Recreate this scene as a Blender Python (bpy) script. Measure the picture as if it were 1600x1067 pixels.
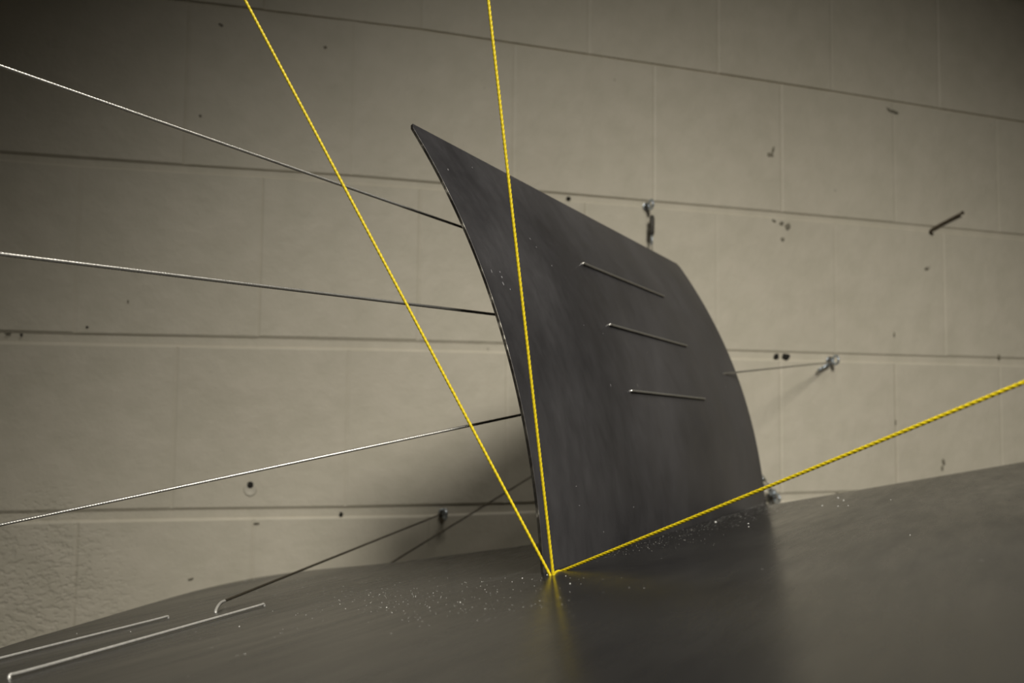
import bpy, bmesh, math, random
import numpy as np
from mathutils import Vector, Matrix
for o in list(bpy.data.objects): bpy.data.objects.remove(o)
SC = bpy.context.scene
COL = SC.collection
random.seed(4); RNG = np.random.default_rng(4)

# ------------------------------------------------------------------ camera
CAMH = 1.30
FPX = 1400.0
PIT, ROL, YAW = np.radians([3.73, .59, 18.06])
CF = np.array([0, math.cos(PIT), math.sin(PIT)]); U0 = np.array([0, -math.sin(PIT), math.cos(PIT)]); R0 = np.array([1., 0, 0])
CR = R0*math.cos(ROL)+U0*math.sin(ROL); CU = -R0*math.sin(ROL)+U0*math.cos(ROL)
cam = bpy.data.objects.new('camera', bpy.data.cameras.new('camera')); COL.objects.link(cam)
m = Matrix.Identity(4)
for i in range(3):
    m[i][0] = CR[i]; m[i][1] = CU[i]; m[i][2] = -CF[i]
m[2][3] = CAMH
cam.matrix_world = m
cam.data.sensor_width = 36; cam.data.lens = 36*FPX/1600
cam.data.clip_start = .01; cam.data.clip_end = 50
cam.data.dof.use_dof = True; cam.data.dof.focus_distance = .51; cam.data.dof.aperture_fstop = 10.5
SC.camera = cam

# ------------------------------------------------------------------ world, light, exposure
wd = bpy.data.worlds.new('world'); SC.world = wd; wd.use_nodes = True
wd.node_tree.nodes['Background'].inputs[0].default_value = (.75, .8, 1, 1)
wd.node_tree.nodes['Background'].inputs[1].default_value = .01
SC.view_settings.view_transform = 'Standard'; SC.view_settings.look = 'None'
SC.view_settings.exposure = 0; SC.view_settings.gamma = 1; SC.view_settings.use_curve_mapping = False

def aim(o, loc, tgt):
    o.location = loc
    o.rotation_euler = (Vector(tgt)-Vector(loc)).to_track_quat('-Z', 'Y').to_euler()
SPOT_LOC = (.42, -1.22, 2.55)
sp = bpy.data.lights.new('spot_lamp_light', 'SPOT'); sp.energy = 207; sp.color = (1, .96, .87)
sp.spot_size = math.radians(55.5); sp.spot_blend = 1.0; sp.shadow_soft_size = .24
spo = bpy.data.objects.new('spot_lamp_light', sp); COL.objects.link(spo)
aim(spo, SPOT_LOC, (.47, 1.30, .57))
ar = bpy.data.lights.new('ceiling_light', 'AREA'); ar.shape = 'RECTANGLE'; ar.size = .6; ar.size_y = .3; ar.energy = 3.5; ar.spread = math.radians(88); ar.color = (1, .96, .88)
aro = bpy.data.objects.new('ceiling_light', ar); COL.objects.link(aro)
aim(aro, (.32, .15, 2.74), (.25, .35, 0))

# ------------------------------------------------------------------ geometry from the photograph's perspective
def ray(x, y): return CF+CR*(x-800)/FPX+CU*(533.5-y)/FPX
CAMP = np.array([0, 0, CAMH])
W0 = np.array([-.3953, 1.0408, .6756+CAMH])
WE = np.array([math.cos(YAW), math.sin(YAW), 0]); WN = np.array([math.sin(YAW), -math.cos(YAW), 0]); UP = np.array([0, 0, 1.])
def wall(x, y, off=0.0):
    q = ray(x, y); return CAMP+q*(((W0-CAMP)@WN+off)/(q@WN))
PA = CAMP+ray(850, 895)*.5
D = ray(1549, 672); D = D/np.linalg.norm(D)
PN = np.cross(D, ray(850, 777)); PN /= np.linalg.norm(PN); PN *= np.sign(PN[2])
def plate(x, y, off=0.0):
    q = ray(x, y); return CAMP+q*(((PA-CAMP)@PN+off)/(q@PN))
AX = np.cross(UP, D); AX /= np.linalg.norm(AX); BX = np.cross(D, AX)
CC = [6.51659496e-01, 8.67084165e-01, 8.61435474e-02, 0.0]
HTOP = .2725; TLEN = .557
def prof(h): return np.polyval(CC, h)
def panel_pt(h, t, off=0.0):
    s = np.polyval(np.polyder(CC), h)
    nn = -AX+BX*s; nn /= np.linalg.norm(nn)           # towards the convex (camera) side
    return PA+AX*prof(h)+BX*h+D*t+nn*off

# ------------------------------------------------------------------ materials
def mat(name): 
    mt = bpy.data.materials.new(name); mt.use_nodes = True
    nt = mt.node_tree; return mt, nt, nt.nodes['Principled BSDF']
def N(nt, t, **kw):
    n = nt.nodes.new(t)
    for k, v in kw.items():
        if k in n.inputs.keys() if hasattr(n.inputs, 'keys') else False: n.inputs[k].default_value = v
        else: setattr(n, k, v)
    return n
def noise(nt, vec, scale, detail=4, rough=.55):
    n = nt.nodes.new('ShaderNodeTexNoise'); n.inputs['Scale'].default_value = scale; n.inputs['Detail'].default_value = detail; n.inputs['Roughness'].default_value = rough
    nt.links.new(vec, n.inputs['Vector']); return n.outputs['Fac']
def ramp(nt, fac, stops):
    r = nt.nodes.new('ShaderNodeValToRGB'); nt.links.new(fac, r.inputs[0])
    e = r.color_ramp.elements
    while len(e) < len(stops): e.new(.5)
    for q, (p_, c) in zip(e, stops):
        q.position = p_; q.color = (*c, 1) if len(c) == 3 else c
    return r.outputs[0]
def mth(nt, op, a, b=None, c=None):
    n = nt.nodes.new('ShaderNodeMath'); n.operation = op
    for i, v in enumerate((a, b, c)):
        if v is None: continue
        if isinstance(v, (int, float)): n.inputs[i].default_value = v
        else: nt.links.new(v, n.inputs[i])
    return n.outputs[0]
def mixc(nt, fac, a, b, bt='MIX'):
    n = nt.nodes.new('ShaderNodeMix'); n.data_type = 'RGBA'; n.blend_type = bt
    for s, v in ((n.inputs[0], fac), (n.inputs[6], a), (n.inputs[7], b)):
        if isinstance(v, (int, float)): s.default_value = v
        elif isinstance(v, tuple): s.default_value = (*v, 1)
        else: nt.links.new(v, s)
    return n.outputs[2]
def bump(nt, height, strength, dist, prev=None):
    b = nt.nodes.new('ShaderNodeBump'); b.inputs['Strength'].default_value = strength; b.inputs['Distance'].default_value = dist
    nt.links.new(height, b.inputs['Height'])
    if prev is not None: nt.links.new(prev, b.inputs['Normal'])
    return b.outputs[0]
def pos(nt): return nt.nodes.new('ShaderNodeNewGeometry').outputs['Position']
def mapv(nt, vec, scale=(1, 1, 1), rot=(0, 0, 0), loc=(0, 0, 0)):
    mp = nt.nodes.new('ShaderNodeMapping'); mp.inputs['Scale'].default_value = scale; mp.inputs['Rotation'].default_value = rot; mp.inputs['Location'].default_value = loc
    nt.links.new(vec, mp.inputs['Vector']); return mp.outputs[0]

def wall_material():
    mt, nt, b = mat('painted_masonry'); P = pos(nt)
    n1 = noise(nt, P, 3.2, 3); n2 = noise(nt, P, 30, 5); n3 = noise(nt, P, 160, 4, .6)
    c = ramp(nt, n1, [(.3, (.60, .55, .44)), (.7, (.67, .62, .50))])
    c = mixc(nt, .18, c, ramp(nt, n2, [(.35, (.52, .50, .40)), (.65, (.76, .70, .60))]))
    # scattered small dark scuffs
    v = nt.nodes.new('ShaderNodeTexVoronoi'); v.inputs['Scale'].default_value = 11; nt.links.new(P, v.inputs['Vector'])
    sc = mth(nt, 'LESS_THAN', mth(nt, 'ADD', v.outputs['Distance'], mth(nt, 'MULTIPLY', n2, .05)), .052)
    c = mixc(nt, mth(nt, 'MULTIPLY', sc, .30), c, (.25, .23, .17))
    nt.links.new(c, b.inputs['Base Color']); b.inputs['Roughness'].default_value = .55
    b.inputs['Specular IOR Level'].default_value = .35
    # rough, badly filled patch at the lower left and a general orange peel
    pc = wall(45, 925)
    g = nt.nodes.new('ShaderNodeVectorMath'); g.operation = 'DISTANCE'; nt.links.new(P, g.inputs[0]); g.inputs[1].default_value = tuple(pc)
    mask = ramp(nt, mth(nt, 'ADD', g.outputs['Value'], mth(nt, 'MULTIPLY', mth(nt, 'SUBTRACT', n2, .5), .1)), [(.04, (1, 1, 1)), (.13, (.0, .0, .0))])
    pit = ramp(nt, noise(nt, mapv(nt, P, (1, 1, 1.5)), 130, 3, .55), [(.38, (0, 0, 0)), (.52, (1, 1, 1))])
    mk2 = mth(nt, 'ADD', mth(nt, 'MULTIPLY', mask, .42), .02)
    h1 = bump(nt, mth(nt, 'MULTIPLY', pit, mk2), .55, .0030)
    soft = ramp(nt, n2, [(.25, (0, 0, 0)), (.8, (1, 1, 1))])
    h2 = bump(nt, soft, .28, .0035, h1)
    h3 = bump(nt, n3, .16, .0008, h2)
    nt.links.new(h3, b.inputs['Normal']); return mt
M_WALL = wall_material()

def steel_material(name, lo, hi, rmin, rmax, streak, metal=.55):
    mt, nt, b = mat(name); P = pos(nt)
    rot = mapv(nt, P, (1, 1, 1), (0, 0, -math.radians(62)))
    st = mapv(nt, rot, streak)
    n1 = noise(nt, P, 7, 4); n2 = noise(nt, st, 9, 5, .6); n3 = noise(nt, st, 90, 4, .7); n4 = noise(nt, P, 400, 2)
    mx = mth(nt, 'ADD', mth(nt, 'MULTIPLY', n1, .5), mth(nt, 'MULTIPLY', n2, .5))
    c = ramp(nt, mx, [(.38, lo), (.50, tuple((a+b_)/2 for a, b_ in zip(lo, hi))), (.62, hi)])
    c = mixc(nt, .25, c, ramp(nt, n3, [(.35, lo), (.7, hi)]))
    # tiny pale scratches
    v = nt.nodes.new('ShaderNodeTexVoronoi'); v.inputs['Scale'].default_value = 60; nt.links.new(mapv(nt, P, (1, 1, .5)), v.inputs['Vector'])
    sc = mth(nt, 'MULTIPLY', mth(nt, 'LESS_THAN', v.outputs['Distance'], .045), mth(nt, 'GREATER_THAN', n1, .55))
    c = mixc(nt, mth(nt, 'MULTIPLY', sc, .5), c, (.4, .38, .36))
    nt.links.new(c, b.inputs['Base Color'])
    b.inputs['Metallic'].default_value = metal
    rr = nt.nodes.new('ShaderNodeMapRange'); nt.links.new(mth(nt, 'ADD', mth(nt, 'MULTIPLY', n2, .6), mth(nt, 'MULTIPLY', n3, .4)), rr.inputs[0])
    rr.inputs[1].default_value = .35; rr.inputs[2].default_value = .65; rr.inputs[3].default_value = rmin; rr.inputs[4].default_value = rmax
    nt.links.new(rr.outputs[0], b.inputs['Roughness'])
    h = bump(nt, n3, .10, .0006); h = bump(nt, n4, .07, .0003, h); h = bump(nt, n1, .05, .004, h)
    nt.links.new(h, b.inputs['Normal']); return mt
M_PANEL = steel_material('hot_rolled_steel_panel', (.048, .047, .053), (.135, .131, .137), .40, .55, (1, 1, .5))
M_PLATE = steel_material('hot_rolled_steel_plate', (.014, .0135, .0135), (.038, .037, .035), .19, .33, (.15, 1, 1), .08)
M_PLATE.node_tree.nodes['Principled BSDF'].inputs['IOR'].default_value = 1.22
def edge_material():
    mt, nt, b = mat('worn_cut_edge'); P = pos(nt)
    n1 = noise(nt, P, 60, 4, .7)
    nt.links.new(ramp(nt, n1, [(.42, (.05, .045, .04)), (.56, (.13, .12, .10)), (.66, (.55, .52, .45))]), b.inputs['Base Color'])
    b.inputs['Metallic'].default_value = .7; b.inputs['Roughness'].default_value = .4; return mt
M_EDGE = edge_material()
def simple(name, col, rough=.5, metal=0, var=.25, scale=300, bmp=.1):
    mt, nt, b = mat(name); P = pos(nt); n = noise(nt, P, scale, 3)
    nt.links.new(ramp(nt, n, [(.3, tuple(c*(1-var) for c in col)), (.7, tuple(min(1, c*(1+var)) for c in col))]), b.inputs['Base Color'])
    b.inputs['Roughness'].default_value = rough; b.inputs['Metallic'].default_value = metal
    nt.links.new(bump(nt, n, bmp, .0005), b.inputs['Normal']); return mt
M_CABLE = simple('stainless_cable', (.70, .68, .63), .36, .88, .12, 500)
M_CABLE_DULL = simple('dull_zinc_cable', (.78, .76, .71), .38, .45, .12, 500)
M_CABLE_SHADE = simple('shaded_cable', (.10, .085, .06), .6, .6, .2, 500)  # ordinary cable with the panel's shade painted into its colour
M_CORD = simple('yellow_nylon_cord', (.86, .66, .012), .45, 0, .12, 900)
M_ZINC = simple('galvanised_steel', (.50, .56, .62), .32, .85, .2, 200)
M_DARKMETAL = simple('blackened_steel', (.07, .065, .055), .5, .6, .3, 200)
M_RUST = simple('rusty_steel', (.10, .075, .045), .7, .3, .4, 300)
M_HOLE = simple('bare_hole', (.018, .016, .012), .9, 0, .2)
M_CHIP = simple('chipped_masonry', (.22, .20, .15), .9, 0, .4, 250)
M_FILL = simple('old_filler', (.60, .56, .46), .6, 0, .08, 200)
M_DUST = simple('pale_grit', (.86, .84, .78), .6, 0, .2)
M_FLECK = simple('pale_fleck', (.34, .33, .34), .6, .2, .3)
M_FLOOR = simple('grey_concrete', (.20, .19, .17), .7, 0, .2, 5)
M_CEIL = simple('painted_ceiling', (.30, .29, .27), .8, 0, .05, 5)

# ------------------------------------------------------------------ helpers
def obj(name, verts, faces, mt, parent=None, smooth=False):
    me = bpy.data.meshes.new(name); me.from_pydata([tuple(map(float, v)) for v in verts], [], faces); me.update()
    for k in (mt if isinstance(mt, (list, tuple)) else [mt]): me.materials.append(k)
    if smooth: me.shade_smooth()
    o = bpy.data.objects.new(name, me); COL.objects.link(o)
    if parent is not None: o.parent = parent; o.matrix_parent_inverse = parent.matrix_world.inverted()
    return o
def thing(name, loc):
    o = bpy.data.objects.new(name, None); COL.objects.link(o); o.empty_display_size = .02
    o.location = tuple(loc); o.matrix_world = Matrix.Translation(Vector(tuple(loc))); return o
def tag(o, label, cat, group=None):
    o['label'] = label; o['category'] = cat
    if group: o['group'] = group
    return o
def structure(o, label=None):
    o['kind'] = 'structure'
    if label: o['label'] = label
    return o
def frame(t):
    t = t/np.linalg.norm(t); a = np.cross(t, [0, 0, 1.] if abs(t[2]) < .9 else [1., 0, 0]); a /= np.linalg.norm(a); return t, a, np.cross(t, a)
def resample(pts, step):
    pts = np.array(pts); seg = np.linalg.norm(np.diff(pts, axis=0), axis=1); L = np.r_[0, np.cumsum(seg)]
    n = max(2, int(L[-1]/step)); s = np.linspace(0, L[-1], n)
    return np.c_[[np.interp(s, L, pts[:, k]) for k in range(3)]].T, s
def chaikin(pts, n=3):
    pts = [np.array(p) for p in pts]
    for _ in range(n):
        q = [pts[0]]
        for a, b in zip(pts[:-1], pts[1:]): q += [a*.75+b*.25, a*.25+b*.75]
        q.append(pts[-1]); pts = q
    return pts
def sweep_arrays(pts, rad, step, lobes=0, depth=.0, pitch=.01, nv=10):
    P, s = resample(pts, step); n = len(P)
    T = np.gradient(P, axis=0); T /= np.linalg.norm(T, axis=1)[:, None]
    A = np.zeros_like(P); _, a, _ = frame(T[0]); A[0] = a
    for i in range(1, n):
        a = a-T[i]*(a@T[i]); a /= np.linalg.norm(a); A[i] = a
    B = np.cross(T, A)
    ang = np.linspace(0, 2*np.pi, nv, endpoint=False)
    tw = 2*np.pi*s/pitch
    th = ang[None, :]+tw[:, None]
    rr = rad*(1-depth+depth*np.abs(np.cos(lobes*ang/2)))[None, :] if lobes else np.full((1, nv), rad)
    V = P[:, None, :]+(np.cos(th)*rr)[:, :, None]*A[:, None, :]+(np.sin(th)*rr)[:, :, None]*B[:, None, :]
    V = V.reshape(-1, 3)
    i = np.arange(n-1)[:, None]*nv; j = np.arange(nv)[None, :]; k = (j+1) % nv
    Fq = np.stack([i+j, i+k, i+nv+k, i+nv+j], -1).reshape(-1, 4)
    return V, Fq
def sweep(name, pts, rad, step, mt, parent=None, **kw):
    V, Fq = sweep_arrays(pts, rad, step, **kw); nv = kw.get('nv', 10)
    F2 = Fq.tolist()+[list(range(nv))[::-1], list(range(len(V)-nv, len(V)))]
    return obj(name, V.tolist(), F2, mt, parent, True)
class MB:
    def __init__(s): s.v = []; s.f = []
    def add(s, V, Fs): k = len(s.v); s.v += [tuple(v) for v in V]; s.f += [tuple(i+k for i in q) for q in Fs]; return s
    def tube(s, pts, rad, nv=10, step=.001):
        V, Fq = sweep_arrays(pts, rad, step, nv=nv)
        return s.add(V, Fq.tolist()+[list(range(nv))[::-1], list(range(len(V)-nv, len(V)))])
    def ring(s, c, nrm, R_, r_, n=28, nv=10):
        t, a, b = frame(np.array(nrm, float)); V = []; Fs = []
        for i in range(n):
            u = 2*math.pi*i/n; dr = a*math.cos(u)+b*math.sin(u)
            for j in range(nv):
                w = 2*math.pi*j/nv; V.append(np.array(c)+dr*(R_+r_*math.cos(w))+t*r_*math.sin(w))
        for i in range(n):
            for j in range(nv):
                a0 = i*nv+j; a1 = i*nv+(j+1) % nv; b0 = ((i+1) % n)*nv+j; b1 = ((i+1) % n)*nv+(j+1) % nv; Fs.append((a0, b0, b1, a1))
        return s.add(V, Fs)
    def lathe(s, c, ax, prof_, nv=16):
        t, a, b = frame(np.array(ax, float)); V = []; Fs = []
        for (z, r_) in prof_:
            for j in range(nv):
                w = 2*math.pi*j/nv; V.append(np.array(c)+t*z+(a*math.cos(w)+b*math.sin(w))*r_)
        for i in range(len(prof_)-1):
            for j in range(nv): Fs.append((i*nv+j, i*nv+(j+1) % nv, (i+1)*nv+(j+1) % nv, (i+1)*nv+j))
        Fs += [tuple(range(nv))[::-1], tuple(range((len(prof_)-1)*nv, len(prof_)*nv))]
        return s.add(V, Fs)
    def build(s, name, mt, parent=None, smooth=True): return obj(name, s.v, s.f, mt, parent, smooth)

# ------------------------------------------------------------------ room shell (wall frame: s along the wall, n out from it)
HB = .203
def WP(s, z, n=0.0): return W0+WE*s+np.array([0, 0, z-W0[2]])+WN*n
S0, S1, NF, ZC = -2.2, 3.4, 4.2, 2.80
MORT = -.0026
def slab(name, s0, s1, n0, n1, z0, z1, mt):
    V = [WP(s, z, n) for z in (z0, z1) for (s, n) in ((s0, n0), (s1, n0), (s1, n1), (s0, n1))]
    return structure(obj(name, V, [(0, 1, 2, 3), (7, 6, 5, 4), (0, 4, 5, 1), (1, 5, 6, 2), (2, 6, 7, 3), (3, 7, 4, 0)], mt))
wall_back = slab('wall_back', S0-.1, S1+.1, -.15, MORT, 0, ZC, M_WALL); wall_back['label'] = 'cream painted block wall behind the steel sculpture'
slab('floor', S0-.1, S1+.1, -.15, NF+.1, -.12, 0, M_FLOOR)
slab('ceiling', S0-.1, S1+.1, -.15, NF+.1, ZC, ZC+.12, M_CEIL)
slab('wall_left', S0-.12, S0, MORT+.01, NF, 0, ZC, M_WALL)
slab('wall_right', S1, S1+.12, MORT+.01, NF, 0, ZC, M_WALL)
slab('wall_front', S0-.1, S1+.1, NF, NF+.12, 0, ZC, M_WALL)

# mortar courses measured along the photograph's joints (row lines wander a little, as laid)
def sz(x, y): q = wall(x, y)-W0; return q@WE, q[2]
LN = {1: [(300, 6), (533, 28), (1252, 135), (1600, 192)],
      2: [(100, 252), (533, 278), (700, 292), (900, 309), (1290, 342), (1600, 371)],
      3: [(100, 529), (533, 537), (780, 543), (1150, 554), (1600, 566)],
      4: [(120, 806), (533, 800), (690, 798), (1240, 777)]}
LZ = {k: np.array([sz(*p_) for p_ in v]) for k, v in LN.items()}
def zline(k, s):
    kk = min(4, max(1, k)); a = LZ[kk]; z = np.interp(s, a[:, 0], a[:, 1])
    fade = min(1., max(0., (abs(s-.45)-1.2)/.5)); z = z*(1-fade)+a[:, 1].mean()*fade
    return W0[2]+z-(k-kk)*HB
JT = {0: [(420, 0), (680, 0)], 1: [(293, 120), (551, 200), (803, 170), (1022, 140), (1221, 240)],
      2: [(122, 380), (405, 450), (655, 400), (915, 400), (1120, 430), (1305, 450)],
      3: [(272, 680), (543, 640), (791, 700), (1010, 650), (1220, 670), (1400, 650)],
      4: [(118, 880), (395, 870), (667, 840), (905, 850), (1110, 850)]}
def joints(row):
    k = row if row in (1, 2, 3, 4) else (1 if row % 2 else 2)
    js = [sz(*p_)[0] for p_ in JT[k]]
    jit = 0 if row in (1, 2, 3, 4) else .004
    while js[0] > S0+HB: js.insert(0, js[0]-HB)
    while js[-1] < S1-HB: js.append(js[-1]+HB)
    return [S0]+[j+random.uniform(-jit, jit) for j in js]+[S1]
def block_geo(s0, s1, row):
    jw = {1: .25, 2: .75, 3: 1.0, 4: 1.0}; gt = .0042*jw.get(row, .7); gb = .0042*jw.get(row+1, .7)   # bed joints are wider than the head joints
    h = random.uniform(-.0003, .0004); bv = .0030; vd = random.uniform(.0004, .0011)
    rnd = lambda q: random.uniform(-q, q)
    c = [(s0, zline(row+1, s0)+gb), (s1, zline(row+1, s1)+gb), (s1, zline(row, s1)-gt), (s0, zline(row, s0)-gt)]
    sg = [(1, 1), (-1, 1), (-1, -1), (1, -1)]; V = []
    for dn, ks, kz in ((MORT-.001, 0, 0), (-.0016, 0, .35), (-vd, 0, .75), (h, 1, 1)):
        for (s, z), (a, b) in zip(c, sg): V.append(WP(s+a*bv*ks, z+b*(gb if b > 0 else gt)*.9*kz+rnd(.0003), dn))
    F_ = []
    for i in range(3):
        for j in range(4): F_.append((i*4+j, i*4+(j+1) % 4, (i+1)*4+(j+1) % 4, (i+1)*4+j))
    F_.append((12, 13, 14, 15)); return V, F_
rest = MB()
for row in range(-3, 11):
    js = joints(row)
    for a, b in zip(js[:-1], js[1:]):
        if b-a < .02: continue
        V, Fs = block_geo(a, b, row)
        if min(v[2] for v in V) < 0: V = [np.array([v[0], v[1], max(0, v[2])]) for v in V]
        if max(v[2] for v in V) > ZC+.001 and min(v[2] for v in V) > ZC-.02: continue
        V = [np.array([v[0], v[1], min(ZC, v[2])]) for v in V]
        if 0 <= row <= 5 and -.75 < a and b < 2.0: obj('block', V, Fs, M_WALL, wall_back)
        else: rest.add(V, Fs)
rb = rest.build('block_field', M_WALL, wall_back, False); rb['kind'] = 'stuff'

# chips, holes and marks in the paint (parts of the wall)
def chip(x, y, w, h, seed, name='chip', mt=None, ang=0.0):
    rn = random.Random(seed); c = wall(x, y); k = ((c-CAMP)@CF)/FPX
    w *= k/2; h *= k/2; V = []; n = 11
    for ring, (f_, dn) in enumerate(((1, .0002), (.8, .0009), (.35, .0012))):
        for i in range(n):
            u = 2*math.pi*i/n; q = (1 if ring else 1)*(f_)*(1+.28*rn.uniform(-1, 1)) if ring == 0 else f_*1.0
            a_, b_ = math.cos(u)*w*q, math.sin(u)*h*q
            V.append(c+WE*(a_*math.cos(ang)-b_*math.sin(ang))+UP*(a_*math.sin(ang)+b_*math.cos(ang))+WN*dn)
    Fs = [(r_*n+i, r_*n+(i+1) % n, (r_+1)*n+(i+1) % n, (r_+1)*n+i) for r_ in range(2) for i in range(n)]+[tuple(range(2*n, 3*n))]
    return obj(name, V, Fs, mt or M_CHIP, wall_back)
for i, (x, y, w, h, hard, ang) in enumerate([
    (888, 310, 7, 7, 1, 0), (1213, 557, 9, 10, 1, 0), (1228, 557, 12, 11, 1, 0), (1203, 242, 13, 7, 0, 0), (1208, 234, 4, 14, 0, -.2),
    (1389, 172, 12, 4, 0, -.5), (1398, 175, 14, 5, 0, -.3), (1209, 345, 9, 4, 0, -.4), (1221, 349, 8, 7, 0, 0), (1231, 354, 10, 12, 0, -.4), (1223, 374, 7, 7, 0, 0),
    (1474, 722, 6, 10, 0, .3), (1472, 731, 5, 9, 0, 0), (1561, 558, 6, 8, 0, .4), (1309, 773, 9, 8, 0, .5), (533, 803, 6, 7, 1, 0),
    (401, 818, 10, 4, 0, 0), (345, 39, 7, 4, 0, -.4), (313, 181, 4, 5, 0, .2), (508, 74, 5, 5, 0, 0), (1448, 420, 8, 5, 0, 0), (1397, 523, 3, 9, 0, 0),
    (136, 511, 4, 4, 1, 0), (33, 523, 4, 4, 1, 0), (12, 521, 9, 3, 0, 0), (298, 905, 9, 4, 0, .2), (1399, 660, 3, 10, 0, 0), (200, 471, 2, 6, 0, 0)]):
    chip(x, y, w, h, i, 'hole' if hard else 'chip', M_HOLE if hard else M_CHIP, ang)
# drilled hole with a ring of filler
c = wall(391, 765)
fl = MB().lathe(c, WN, [(0, .0078), (.0009, .0074), (.0013, .0066), (.0008, .0052), (.0005, .001)], 20).build('filler_ring', M_FILL, wall_back)
hl = wall(391, 757.5)
MB().lathe(hl, WN, [(0, .0040), (.0012, .0037), (.0013, .002)], 14).build('hole', M_HOLE, wall_back)

# ------------------------------------------------------------------ base plate
PU = D; PV = np.cross(PN, D)
edge_px = [(-300, 1122), (-150, 1066), (0, 1011), (130, 974), (210, 950), (300, 924), (360, 910), (420, 899), (500, 889), (600, 881), (730, 864), (845, 849), (1000, 822), (1215, 787), (1400, 755.5), (1600, 721.5), (1750, 696)]
E3 = [plate(*q) for q in edge_px]
E2 = [((q-PA)@PU, (q-PA)@PV) for q in E3]
E2 = [tuple(q) for q in chaikin([np.array(q) for q in E2], 2)]
last = np.array(E2[-1]); first = np.array(E2[0])
near = [(last[0]-.75, last[1]-.28), (last[0]-1.35, last[1]-.30), (first[0]-.42, first[1]-.02)]
out = E2+near
TH = .003
top = [PA+PU*a+PV*b for a, b in out]; n = len(top)
bev = .0006
ce = sum(top)/n
def inset(q, k): 
    v = ce-q; v /= np.linalg.norm(v); return q+v*k
V = [inset(q, bev) for q in top]+[q-PN*bev for q in top]+[q-PN*(TH-bev) for q in top]+[inset(q, bev)-PN*TH for q in top]
bm = bmesh.new(); bv_ = [bm.verts.new(tuple(v)) for v in V]
ft = bm.faces.new(bv_[:n]); fb = bm.faces.new(bv_[3*n:][::-1])
for r_ in range(3):
    for i in range(n): bm.faces.new((bv_[r_*n+i], bv_[(r_+1)*n+i], bv_[(r_+1)*n+(i+1) % n], bv_[r_*n+(i+1) % n]))
bmesh.ops.recalc_face_normals(bm, faces=bm.faces)
for fc in bm.faces:
    fc.material_index = 0 if fc in (ft, fb) else 1
bmesh.ops.triangulate(bm, faces=[ft, fb])
me = bpy.data.meshes.new('steel_base_plate'); bm.to_mesh(me); bm.free(); me.materials.append(M_PLATE); me.materials.append(M_PLATE)
base = bpy.data.objects.new('steel_base_plate', me); COL.objects.link(base)
tag(base, 'large dark grey steel plate sloping across the bottom, carrying the upright curved panel', 'steel plate')

# ------------------------------------------------------------------ curved panel
NH, NT = 72, 24; PT = .0021
def build_panel():
    V = []; Fs = []; mi = []
    rad_c = .006
    for side in (0, 1):
        for i in range(NH+1):
            h = -.005+(HTOP+.005)*i/NH
            tl = TLEN+.004*math.sin(h*40)*0
            t0 = 0.0; t1 = tl
            dh = HTOP-h
            if dh < rad_c: k_ = rad_c-math.sqrt(max(0, rad_c**2-(rad_c-dh)**2)); t0 = k_*.6; t1 = tl-k_
            for j in range(NT+1): V.append(panel_pt(h, t0+(t1-t0)*j/NT, 0 if side == 0 else -PT))
    W = NT+1; o2 = (NH+1)*W
    for i in range(NH):
        for j in range(NT):
            a = i*W+j; Fs.append((a, a+1, a+W+1, a+W)); mi.append(0)
            Fs.append((o2+a, o2+a+W, o2+a+W+1, o2+a+1)); mi.append(0)
        for j, fl_ in ((0, 1), (NT, 0)):
            a = i*W+j; Fs.append((a, a+W, o2+a+W, o2+a) if fl_ else (a, o2+a, o2+a+W, a+W)); mi.append(1 if fl_ else 0)
    for j in range(NT):
        Fs.append((j, o2+j, o2+j+1, j+1)); mi.append(0)
        a = NH*W+j; Fs.append((a, a+1, o2+a+1, o2+a)); mi.append(0)
    o = obj('curved_steel_panel', V, Fs, [M_PANEL, M_EDGE])
    for p_, k_ in zip(o.data.polygons, mi): p_.material_index = k_; p_.use_smooth = (k_ == 0)
    for e_ in o.data.edges: pass
    md = o.modifiers.new('edge', 'BEVEL'); md.width = .0004; md.segments = 2; md.limit_method = 'ANGLE'; md.angle_limit = math.radians(50); md.harden_normals = True
    return o
panel = tag(build_panel(), 'upright curved dark steel panel leaning left, with three short cable stitches across its face', 'steel panel')

hh_ = np.linspace(0, HTOP, 200); pf_ = np.array([prof(q) for q in hh_])
def on_panel(x, y):
    q = ray(x, y); qa, qb = q@AX, q@BX; oa, ob = (PA-CAMP)@AX, (PA-CAMP)@BX
    cr = (oa+pf_)*qb-(ob+hh_)*qa; i = np.where(cr[:-1]*cr[1:] <= 0)[0][-1]
    k = cr[i]/(cr[i]-cr[i+1]); h = hh_[i]+k*(hh_[i+1]-hh_[i]); P_ = q*((ob+h)/qb)+CAMP
    return h, (P_-PA)@D
for x, y, w, hgt in [(768, 424, 2.2, 7), (781, 425, 3, 4), (784, 433, 2.5, 4), (786, 443, 3, 7), (797, 452, 2, 3), (828, 373, 3, 4), (838, 386, 2.4, 3), (862, 415, 3, 3), (954, 602, 1.6, 7), (700, 265, 2, 5), (738, 262, 2, 3), (942, 521, 2, 2.5), (912, 508, 2, 2), (1011, 551, 2, 2), (905, 790, 5, 2), (900, 760, 4, 1.6), (943, 831, 2, 3), (990, 792, 2.4, 2.4)]:
    h_, t_ = on_panel(x, y); k_ = ((panel_pt(h_, t_)-CAMP)@CF)/FPX; V = []; n_ = 7
    for i in range(n_):
        u = 2*math.pi*i/n_; q_ = random.uniform(.6, 1); V.append(panel_pt(h_+math.sin(u)*hgt*k_*.5*q_, t_+math.cos(u)*w*k_*.5*q_/.75, .0001))
    V.append(panel_pt(h_, t_, .00025))
    obj('fleck', V, [(i, (i+1) % n_, n_) for i in range(n_)], M_FLECK, panel)

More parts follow.
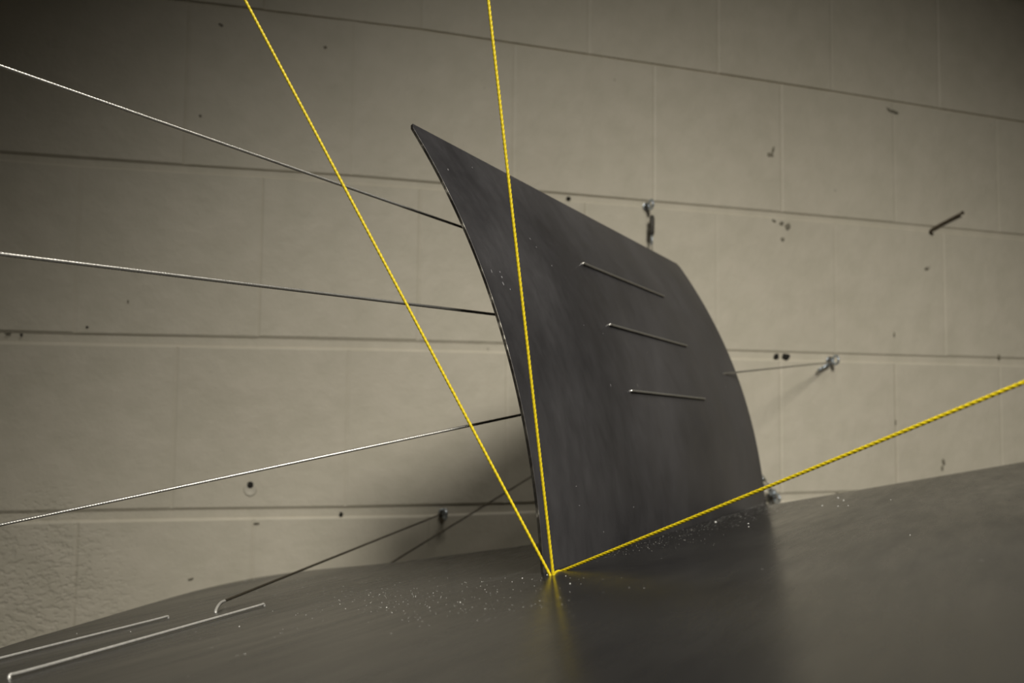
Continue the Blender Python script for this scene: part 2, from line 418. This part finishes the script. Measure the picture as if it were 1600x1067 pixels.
def to_room(P_, u):
    # the far end of a line: where it meets the room's walls, ceiling or floor
    u = u/np.linalg.norm(u); best = 9.; q = P_-W0
    for ax, lo, hi in ((WE, S0, S1), (WN, 0, NF)):
        d_ = u@ax
        if abs(d_) > 1e-6: best = min(best, ((hi if d_ > 0 else lo)-q@ax)/d_)
    if abs(u[2]) > 1e-6: best = min(best, ((ZC if u[2] > 0 else 0)-P_[2])/u[2])
    return P_+u*(best-.002)

# ------------------------------------------------------------------ cables through the curved panel
CRAD = .00100
HS = [.2090, .1595, .1083]; TA, TB = .186, .387
def px_depth(x, y, dep): return CAMP+ray(x, y)*dep
lefts = [((0, 103), .47, (-260, 12.2)), ((0, 397), .40, (-260, 366.6)), ((0, 820), .53, (-260, 875))]
anch = {'top': wall(1017, 322, .012), 'mid': wall(1300, 566, .012), 'low': wall(1210, 775, .012)}
labels = ['uppermost silver cable, running left from the curved panel near its top',
          'middle silver cable, running almost level left from the curved panel',
          'lowest silver cable of the three at the curved panel, sloping down to the left']
tails = [anch['top']+np.array([0, -.006, -.055]), anch['mid'], anch['low']+np.array([-.014, -.01, .022])]
for i in range(3):
    h = HS[i]; hole_b = panel_pt(h, TA, -PT-.003)
    (lx, ly), dep, _ = lefts[i]
    lp = px_depth(lx, ly, dep)
    far = to_room(lp, lp-hole_b)
    pts = [far, hole_b+(lp-hole_b)*.02, panel_pt(h, TA, -PT-.001), panel_pt(h, TA+.0005, .0018)]
    pts += [panel_pt(h+(HS[i]-h), TA+.003+(TB-TA-.006)*k, CRAD+.0002) for k in (0, .02, .25, .5, .75, .98, 1)]
    pts += [panel_pt(h, TB-.0005, .0012), panel_pt(h, TB, -PT-.001), panel_pt(h, TB+.003, -PT-.004)]
    if i == 1: pts += [panel_pt(.137, .455, -PT-.004)]
    pts += [pts[-1]+(tails[i]-pts[-1])*.05, tails[i]]
    P_ = [pts[0]]+chaikin(pts[1:], 3)
    c_ = sweep('steel_cable', P_, CRAD, .00045, M_CABLE, lobes=6, depth=.28, pitch=.0095, nv=18)
    tag(c_, labels[i], 'cable')

# ------------------------------------------------------------------ cables laced through the base plate
def on_plate(x, y, off=CRAD+.0002): return plate(x, y)+PN*off
def laced(px_in, px_out, label, tail_in, tail_out):
    a, b = on_plate(*px_in), on_plate(*px_out); u = (b-a)/np.linalg.norm(b-a)
    pts = [tail_in, a-PN*.006, a-PN*.001, a+u*.0006+PN*.0006, a+u*.003, a+(b-a)*.3, a+(b-a)*.7, b-u*.003, b-u*.0006+PN*.0004, b-PN*.001, b-PN*.006, tail_out]
    P_ = chaikin(pts, 3)
    return tag(sweep('steel_cable', P_, CRAD*.86, .0005, M_CABLE_DULL, lobes=6, depth=.28, pitch=.0095, nv=18), label, 'cable')
laced((-90, 1055), (263, 966), 'silver cable lying on the steel base plate at lower left, farther of the pair', plate(-90, 1055)-PN*.05-D*.03, plate(263, 966)-PN*.05+D*.03)
laced((14, 1061), (413, 947), 'silver cable lying on the steel base plate at lower left, nearer of the pair', plate(14, 1061)-PN*.05-D*.03, plate(413, 947)-PN*.05+D*.03)
# cable leaving the plate for the wall bolt in the lowest joint
b0 = plate(337, 957); aw = wall(690, 803, .016)
lift = plate(347, 949)+PN*.0035
la = [b0-PN*.008, b0-PN*.001, b0+PN*.0012, plate(342, 953)+PN*.0030, lift, lift+(aw-lift)*.008]
ct = thing('steel_cable', b0); tag(ct, 'thin shaded cable rising from the base plate to the wall bolt left of the panel', 'cable')
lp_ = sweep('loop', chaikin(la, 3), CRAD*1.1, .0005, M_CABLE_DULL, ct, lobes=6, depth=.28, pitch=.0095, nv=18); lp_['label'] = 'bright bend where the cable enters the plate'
sweep('strand', [la[-2], aw], CRAD, .0008, M_CABLE_SHADE, ct, lobes=6, depth=.28, pitch=.0095, nv=18)  # shade painted dark along this stretch; the loop keeps the lit cable colour
# cable from below the plate passing behind the panel
st_ = px_depth(560, 911, 1.0); en_ = wall(1085, 588, .006)
tag(sweep('steel_cable', [st_-(en_-st_)*.12, st_, en_], CRAD*1.1, .0008, M_CABLE_SHADE, lobes=6, depth=.28, pitch=.0095, nv=18), 'shaded cable slanting up from behind the base plate and passing behind the curved panel', 'cable')

# ------------------------------------------------------------------ yellow cords
YR = .00088
mp = plate(861, 899)+PN*.0006
def cord(pts, label):
    return tag(sweep('yellow_cord', pts, YR, .00042, M_CORD, lobes=3, depth=.26, pitch=.0078, nv=15), label, 'cord')
def beyond(a, b, L): a = np.array(a); b = np.array(b); return b+(b-a)/np.linalg.norm(b-a)*L
m1 = mp+CR*(-.0006); e1 = px_depth(383, 0, .50)
cord([m1-PN*.006, m1, e1, to_room(e1, e1-m1)], 'yellow cord slanting up to the left from the foot of the panel')
m2 = mp+CR*(.0012); e2 = px_depth(763, 0, .47)
cord([m2-PN*.006, m2, e2, to_room(e2, e2-m2)], 'yellow cord running steeply up across the face of the panel')
m3 = plate(864, 899)+PN*.0004; e3 = px_depth(1600, 597, .335)
cord(chaikin([m3-PN*.006, m3, plate(870, 893.5, 0)*0+px_depth(871, 892.5, .4985), px_depth(877, 892.2, .497)], 2)+[e3, to_room(e3, e3-m3)], 'yellow cord running right, low across the base plate')

# ------------------------------------------------------------------ wall hardware
def eye_bolt(c, label, dirn=None, R_=.0062, group=None):
    """zinc eye bolt screwed in the wall at wall point c"""
    t = thing('eye_bolt', c); tag(t, label, 'bolt', group)
    MB().lathe(c+WN*.0, WN, [(-.004, .0022), (.0005, .0022), (.001, .0052), (.0022, .0056), (.0026, .0050), (.0027, .0022), (.010, .0020)], 18).build('shank', M_ZINC, t)
    MB().lathe(c+WN*.0028, WN, [(0, .0046), (.0004, .0052), (.0032, .0052), (.0038, .0044)], 6).build('nut', M_DARKMETAL, t, False)
    MB().ring(c+WN*(.010+R_*.9), dirn if dirn is not None else WE, R_, .0017).build('eye', M_ZINC, t)
    return t
def turnbuckle(a, b, label, w=.0046):
    a = np.array(a); b = np.array(b); L = np.linalg.norm(b-a); u = (b-a)/L; _, s, q = frame(u)
    t = thing('turnbuckle', a); tag(t, label, 'turnbuckle')
    body = MB()
    for sg in (-1, 1): body.tube([a+u*L*.24+s*sg*w*.75, a+u*L*.76+s*sg*w*.75], .0016, 10, .01)
    for k in (.22, .72): body.lathe(a+u*L*k, u, [(0, .0028), (.0006, w), (L*.06-.0006, w), (L*.06, .0028)], 14)
    body.build('body', M_ZINC, t)
    MB().tube([a+u*L*.08, a+u*L*.36], .0015, 10, .004).build('screw', M_DARKMETAL, t)
    MB().tube([a+u*L*.64, a+u*L*.92], .0015, 10, .004).build('screw', M_DARKMETAL, t)
    arc = [a+u*(L*.04-.004*math.cos(x))+s*.0042*math.sin(x) for x in np.linspace(-2.4, 2.4, 16)]
    MB().tube(arc, .0013, 8, .0008).build('hook', M_ZINC, t)
    MB().ring(b-u*.002, q, .0042, .0013, 20, 8).build('eye', M_ZINC, t)
    return t
# bolt above the panel's top edge: plate hanger with a dark snap body
eye_bolt(wall(1009, 323), 'galvanised eye bolt in the wall joint just above the top edge of the panel')
ta = wall(1019, 336, .016); tb = tails[0]
def snap_hook(a, b, label, dark=True, w=.0034):
    a = np.array(a); b = np.array(b); L = np.linalg.norm(b-a); u = (b-a)/L; _, s, q = frame(u)
    t = thing('snap_hook', a); tag(t, label, 'hook')
    MB().lathe(a, u, [(.0, .0012), (.002, w*.8), (.005, w), (L*.62, w), (L*.68, w*.7), (L*.70, .0012)], 14).build('sleeve', M_DARKMETAL if dark else M_ZINC, t)
    lp = [a+u*(L*.84+L*.17*math.cos(x))+s*w*1.2*math.sin(x) for x in np.linspace(0, 2*math.pi, 24)]
    MB().tube(lp, .0011, 8, .0008).build('loop', M_ZINC, t)
    return t
snap_hook(ta, tb, 'dark sleeve with a bright loop hanging from the wall bolt behind the panel top')
# bolt at the right, in the third joint
eye_bolt(wall(1295, 563), 'wall bolt in the joint right of the panel, holding a grey hook', WE)
snap_hook(anch['mid'], anch['mid']+np.array([-.022, -.006, -.012]), 'grey hook hanging lower left of the bolt right of the panel', False, .0024)
# bolt low at the panel's right foot with a bright turnbuckle
eye_bolt(wall(1204, 777), 'galvanised wall bolt low behind the right foot of the panel', WE)
turnbuckle(wall(1216, 780, .016), wall(1179, 736, .026), 'bright galvanised turnbuckle at the right foot of the panel', .0056)
MB_ = MB().ring(wall(1201, 782, .016), WN+WE*.3, .0080, .0016, 30, 8).build('steel_ring', M_DARKMETAL); tag(MB_, 'dark ring below the turnbuckle at the right foot of the panel', 'ring')
# bolt left of the panel in the shade
eye_bolt(wall(691, 801), 'shaded wall bolt in the lowest joint left of the panel', WE)
# bent rusty nail
nl = thing('bent_nail', wall(1456, 358)); tag(nl, 'bent rusty nail sticking out of the wall at upper right', 'nail')
a_ = wall(1456, 359); b_ = wall(1503, 333, .008)
MB().tube(chaikin([wall(1457, 366, .0006), wall(1453, 362, .0025), wall(1457, 357, .005), b_], 2), .0020, 10, .0012).build('shank', M_RUST, nl)
MB().lathe(b_, b_-a_, [(0, .0021), (.0008, .0030), (.002, .0030), (.0026, .0022)], 12).build('head', M_RUST, nl)

# ------------------------------------------------------------------ grit on the plate
g = MB(); rn = random.Random(9)
def grain(c, r_):
    V = []
    for (a, b, z) in ((1, 0, 0), (0, 1, 0), (-1, 0, 0), (0, -1, 0), (0, 0, 1)):
        V.append(c+PU*a*r_*rn.uniform(.6, 1.3)+PV*b*r_*rn.uniform(.6, 1.3)+PN*(z*r_*1.0))
    g.add(V, [(0, 1, 4), (1, 2, 4), (2, 3, 4), (3, 0, 4), (3, 2, 1, 0)])
named = [(374, 979, 1.5), (855, 898.5, 1.5), (884, 900, .9), (891, 912, 1.4), (816, 903.5, 1), (800, 909, .8), (753, 909, .8), (593, 929, .8), (604, 949, 1), (612, 957, .9), (671, 949, .8), (644, 928, .7), (579, 942, .8), (656, 965, .7), (653, 968, .7), (611, 990, .6), (719, 941, 1),
         (1309, 778, 1.6), (1318, 782, 1.2), (1325, 790, 1), (1309, 791, 1), (1285, 790, 1), (1118, 816, 1.8), (1169, 818, 1), (1170, 823, 1), (1392, 781, .8), (1422, 836, .8), (204, 987, 1.0), (120, 990, .8), (540, 951, .8), (383, 1022, .9), (478, 961, .7), (488, 966, .7), (505, 967, .5), (531, 944, .9), (441, 989, .5), (429, 995, .5), (438, 989, .5), (306, 987, .5), (100, 1045, .5)]
for x, y, k in named:
    c = plate(x, y); dd = (c-CAMP)@CF; grain(c, k*1.15*dd/FPX)
for _ in range(420):
    x = rn.gauss(650, 130); y = rn.gauss(930, 22)
    if x < 850 and y > 895 or x > 870:
        c = plate(x, max(y, 903)); grain(c, rn.uniform(.2, .7)*((c-CAMP)@CF)/FPX)
for _ in range(520):
    c = panel_pt(0, 0, .0)+D*rn.uniform(.05, .55)+PV*(-abs(rn.gauss(0, .035))-.003)
    c = c-PN*((c-PA)@PN); grain(c, rn.uniform(.15, .42)*((c-CAMP)@CF)/FPX)
go = g.build('grit', M_DUST, None, False); go['kind'] = 'stuff'; tag(go, 'pale specks of grit scattered on the steel base plate', 'grit')
